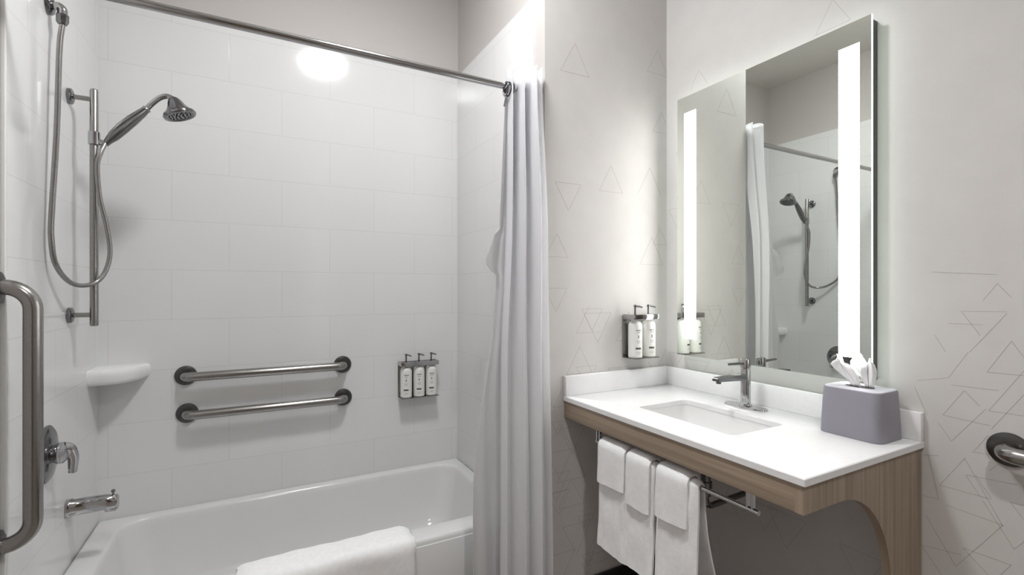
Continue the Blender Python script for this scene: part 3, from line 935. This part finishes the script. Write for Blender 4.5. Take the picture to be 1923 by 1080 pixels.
def tissue(base, lean, width, height, seed, label, yaw):
    r = random.Random(seed)
    mb = MB()
    nu, nv = 14, 12
    vs_, fs = [], []
    p1, p2 = r.uniform(0, 6), r.uniform(0, 6)
    for j in range(nv + 1):
        t = j / nv
        for i in range(nu + 1):
            s = i / nu - 0.5
            wd = width * (0.55 + 0.45 * sstep(0, 0.6, t)) * (1 - 0.22 * sstep(0.75, 1, t))
            fold = 0.013 * sin(9 * s + p1 + 1.5 * t) + 0.006 * sin(21 * s + p2)
            a, b = s * wd, fold * (0.4 + 0.8 * t)
            x = base[0] + a * cos(yaw) - b * sin(yaw) + lean[0] * t
            y = base[1] + a * sin(yaw) + b * cos(yaw) + lean[1] * t
            z = base[2] + height * t * (1 - 0.12 * abs(s) * 2) + 0.012 * sin(6 * s + p1) * t * t
            vs_.append((x, y, z))
    for j in range(nv):
        for i in range(nu):
            a = j * (nu + 1) + i
            fs.append((a, a + 1, a + nu + 2, a + nu + 1))
    mb.add(vs_, fs)
    o = mb.build('tissue', M['tissue'], angle=180, solid=0.0012)
    return tag(o, label, 'tissue', 'tissues in the box')
zt_ = ZCT + HB + 0.0034
tissue((tx - 0.004, ty + 0.010, zt_), (-0.010, 0.040), 0.056, 0.078, 4, 'white tissue leaning towards the faucet, out of the tissue box', pi / 2 - 0.3)
tissue((tx + 0.006, ty - 0.022, zt_), (0.006, 0.006), 0.034, 0.075, 9, 'narrow white tissue standing upright, out of the tissue box', pi / 2 + 0.3)

# ---------------------------------------------------------------- lit mirror
MX, MY0, MY1, MZ0, MZ1 = 1.5771, 0.7263, 1.4497, 1.0048, 2.0798
mi_ = thing('lit_mirror', (XM, (MY0 + MY1) / 2, MZ0), 'frameless wall mirror with two upright lit strips above the vanity', 'mirror')
MB().box(MX, MX + 0.009, MY0, MY1, MZ0, MZ1, {'-x': 0, '+x': 1, '-y': 1, '+y': 1, '+z': 1, '-z': 1}).build('mirror_glass', [M['mirror'], M['edge']], mi_, smooth=False)
MB().box(MX + 0.009, XM - 0.0005, MY0 + 0.006, MY1 - 0.006, MZ0 + 0.006, MZ1 - 0.006, bevel=0.002).build('chassis', M['chassis'], mi_)
for y0, y1 in ((0.757, 0.815), (1.354, 1.412)):
    MB().box(MX - 0.0004, MX + 0.002, y0, y1, 1.074, 2.011).build('light_strip', M['strip'], mi_, smooth=False)

# ---------------------------------------------------------------- towel bar and towels
TX, TZ, TR = 1.101, 0.722, 0.0065
tbar = thing('towel_bar', (TX, 1.07, TZ), 'slim steel towel bar hung under the front of the vanity', 'towel bar')
MB().tube([(TX, 0.752, TZ), (TX, 1.392, TZ)], TR, 14).build('bar', M['chrome'], tbar)
for y in (0.775, 1.378):
    q = MB()
    q.box(TX - 0.005, TX + 0.005, y - 0.010, y - 0.004, TZ + 0.002, ZCB - 0.001)
    q.box(TX - 0.005, TX + 0.005, y + 0.004, y + 0.010, TZ + 0.002, ZCB - 0.001)
    q.build('post', M['chrome'], tbar)

def hung_towel(name, y0, y1, r_in, th, front, back, label, cat, group, seed, flare=0.02, splay=0.0, wav=1.0):
    """cloth folded over the towel bar; r_in inner radius round the bar"""
    r = random.Random(seed)
    line = []
    nf = max(8, int(front / 0.02))
    for k in range(nf):                          # front drop, from below upwards
        t = k / nf
        line.append((TX - r_in - flare * 0.25 * (1 - t) ** 2, TZ - front * (1 - t)))
    for k in range(13):
        a = pi - pi * k / 12
        line.append((TX + r_in * cos(a), TZ + r_in * sin(a)))
    nb = max(8, int(back / 0.02))
    for k in range(1, nb + 1):
        t = k / nb
        line.append((TX + r_in + flare * t * t + 0.002, TZ - back * t))
    A, B = sweep_profile(line, th)
    p1, p2, p3 = r.uniform(0, 6), r.uniform(0, 6), r.uniform(0, 6)
    ny = max(10, int((y1 - y0) / 0.008))
    rings = []
    m = len(A)
    for i in range(ny + 1):
        s = i / ny
        e = min(i, ny - i)
        k = (0.45, 0.85)[e] if e < 2 else 1.0
        ring = []
        def wob(y, z):
            d = max(0.0, TZ - z)
            return wav * min(1, d / 0.06) * (0.0022 * sin(46 * y + p1 + 3 * z) + 0.0014 * sin(95 * y + p2) + 0.0010 * sin(40 * z + p3))
        for q in range(m):
            a = A[q]
            yy = y0 + (y1 - y0) * s
            d = max(0.0, TZ - a.y)
            yy += splay * d * (s - 0.5) * 2
            fr_ = -1 if a.x < TX else 1
            ring.append((a.x + (abs(wob(yy, a.y)) * 0.5 if fr_ > 0 else -abs(wob(yy, a.y)) * 0.5), yy, a.y + 0.003 * sin(30 * yy + p3) * (q == 0)))
        for q in range(m - 1, -1, -1):
            a, b = A[q], B[q]
            p = a + (b - a) * k
            yy = y0 + (y1 - y0) * s
            d = max(0.0, TZ - a.y)
            yy += splay * d * (s - 0.5) * 2
            fr_ = -1 if a.x < TX else 1
            ww = wob(yy, a.y)
            ring.append((p.x + (abs(ww) * 0.5 + ww * 0.9 + 0.0008 if fr_ > 0 else -abs(ww) * 0.5 - abs(ww) * 0.7), yy, p.y + 0.003 * sin(30 * yy + p3) * (q == 0)))
        rings.append(ring)
    mb = MB()
    mb.loft(rings)
    o = mb.build(name, M['towel'], angle=50)
    return tag(o, label, cat, group)
gb, gs = 'bath towels on the vanity bar', 'small towels on the vanity bar'
hung_towel('bath_towel', 1.088, 1.352, TR + 0.001, 0.012, 0.348, 0.30, 'wide white bath towel hung on the vanity towel bar beside the side wall', 'towel', gb, 1, flare=0.05)
hung_towel('bath_towel', 0.925, 1.078, TR + 0.001, 0.012, 0.372, 0.33, 'narrow folded white bath towel nearest the free end of the towel bar', 'towel', gb, 2, flare=0.07)
hung_towel('hand_towel', 1.214, 1.350, TR + 0.0165, 0.011, 0.120, 0.11, 'small white towel over the wide bath towel, first from the side wall', 'towel', gs, 3, flare=0.012, wav=0.5)
hung_towel('hand_towel', 1.100, 1.204, TR + 0.0165, 0.011, 0.140, 0.11, 'small white towel over the bath towels, middle one of the three', 'towel', gs, 4, flare=0.012, wav=0.5)
hung_towel('hand_towel', 0.952, 1.072, TR + 0.0165, 0.011, 0.125, 0.11, 'small white towel over the narrow bath towel, first from the free bar end', 'towel', gs, 5, flare=0.012, wav=0.5)
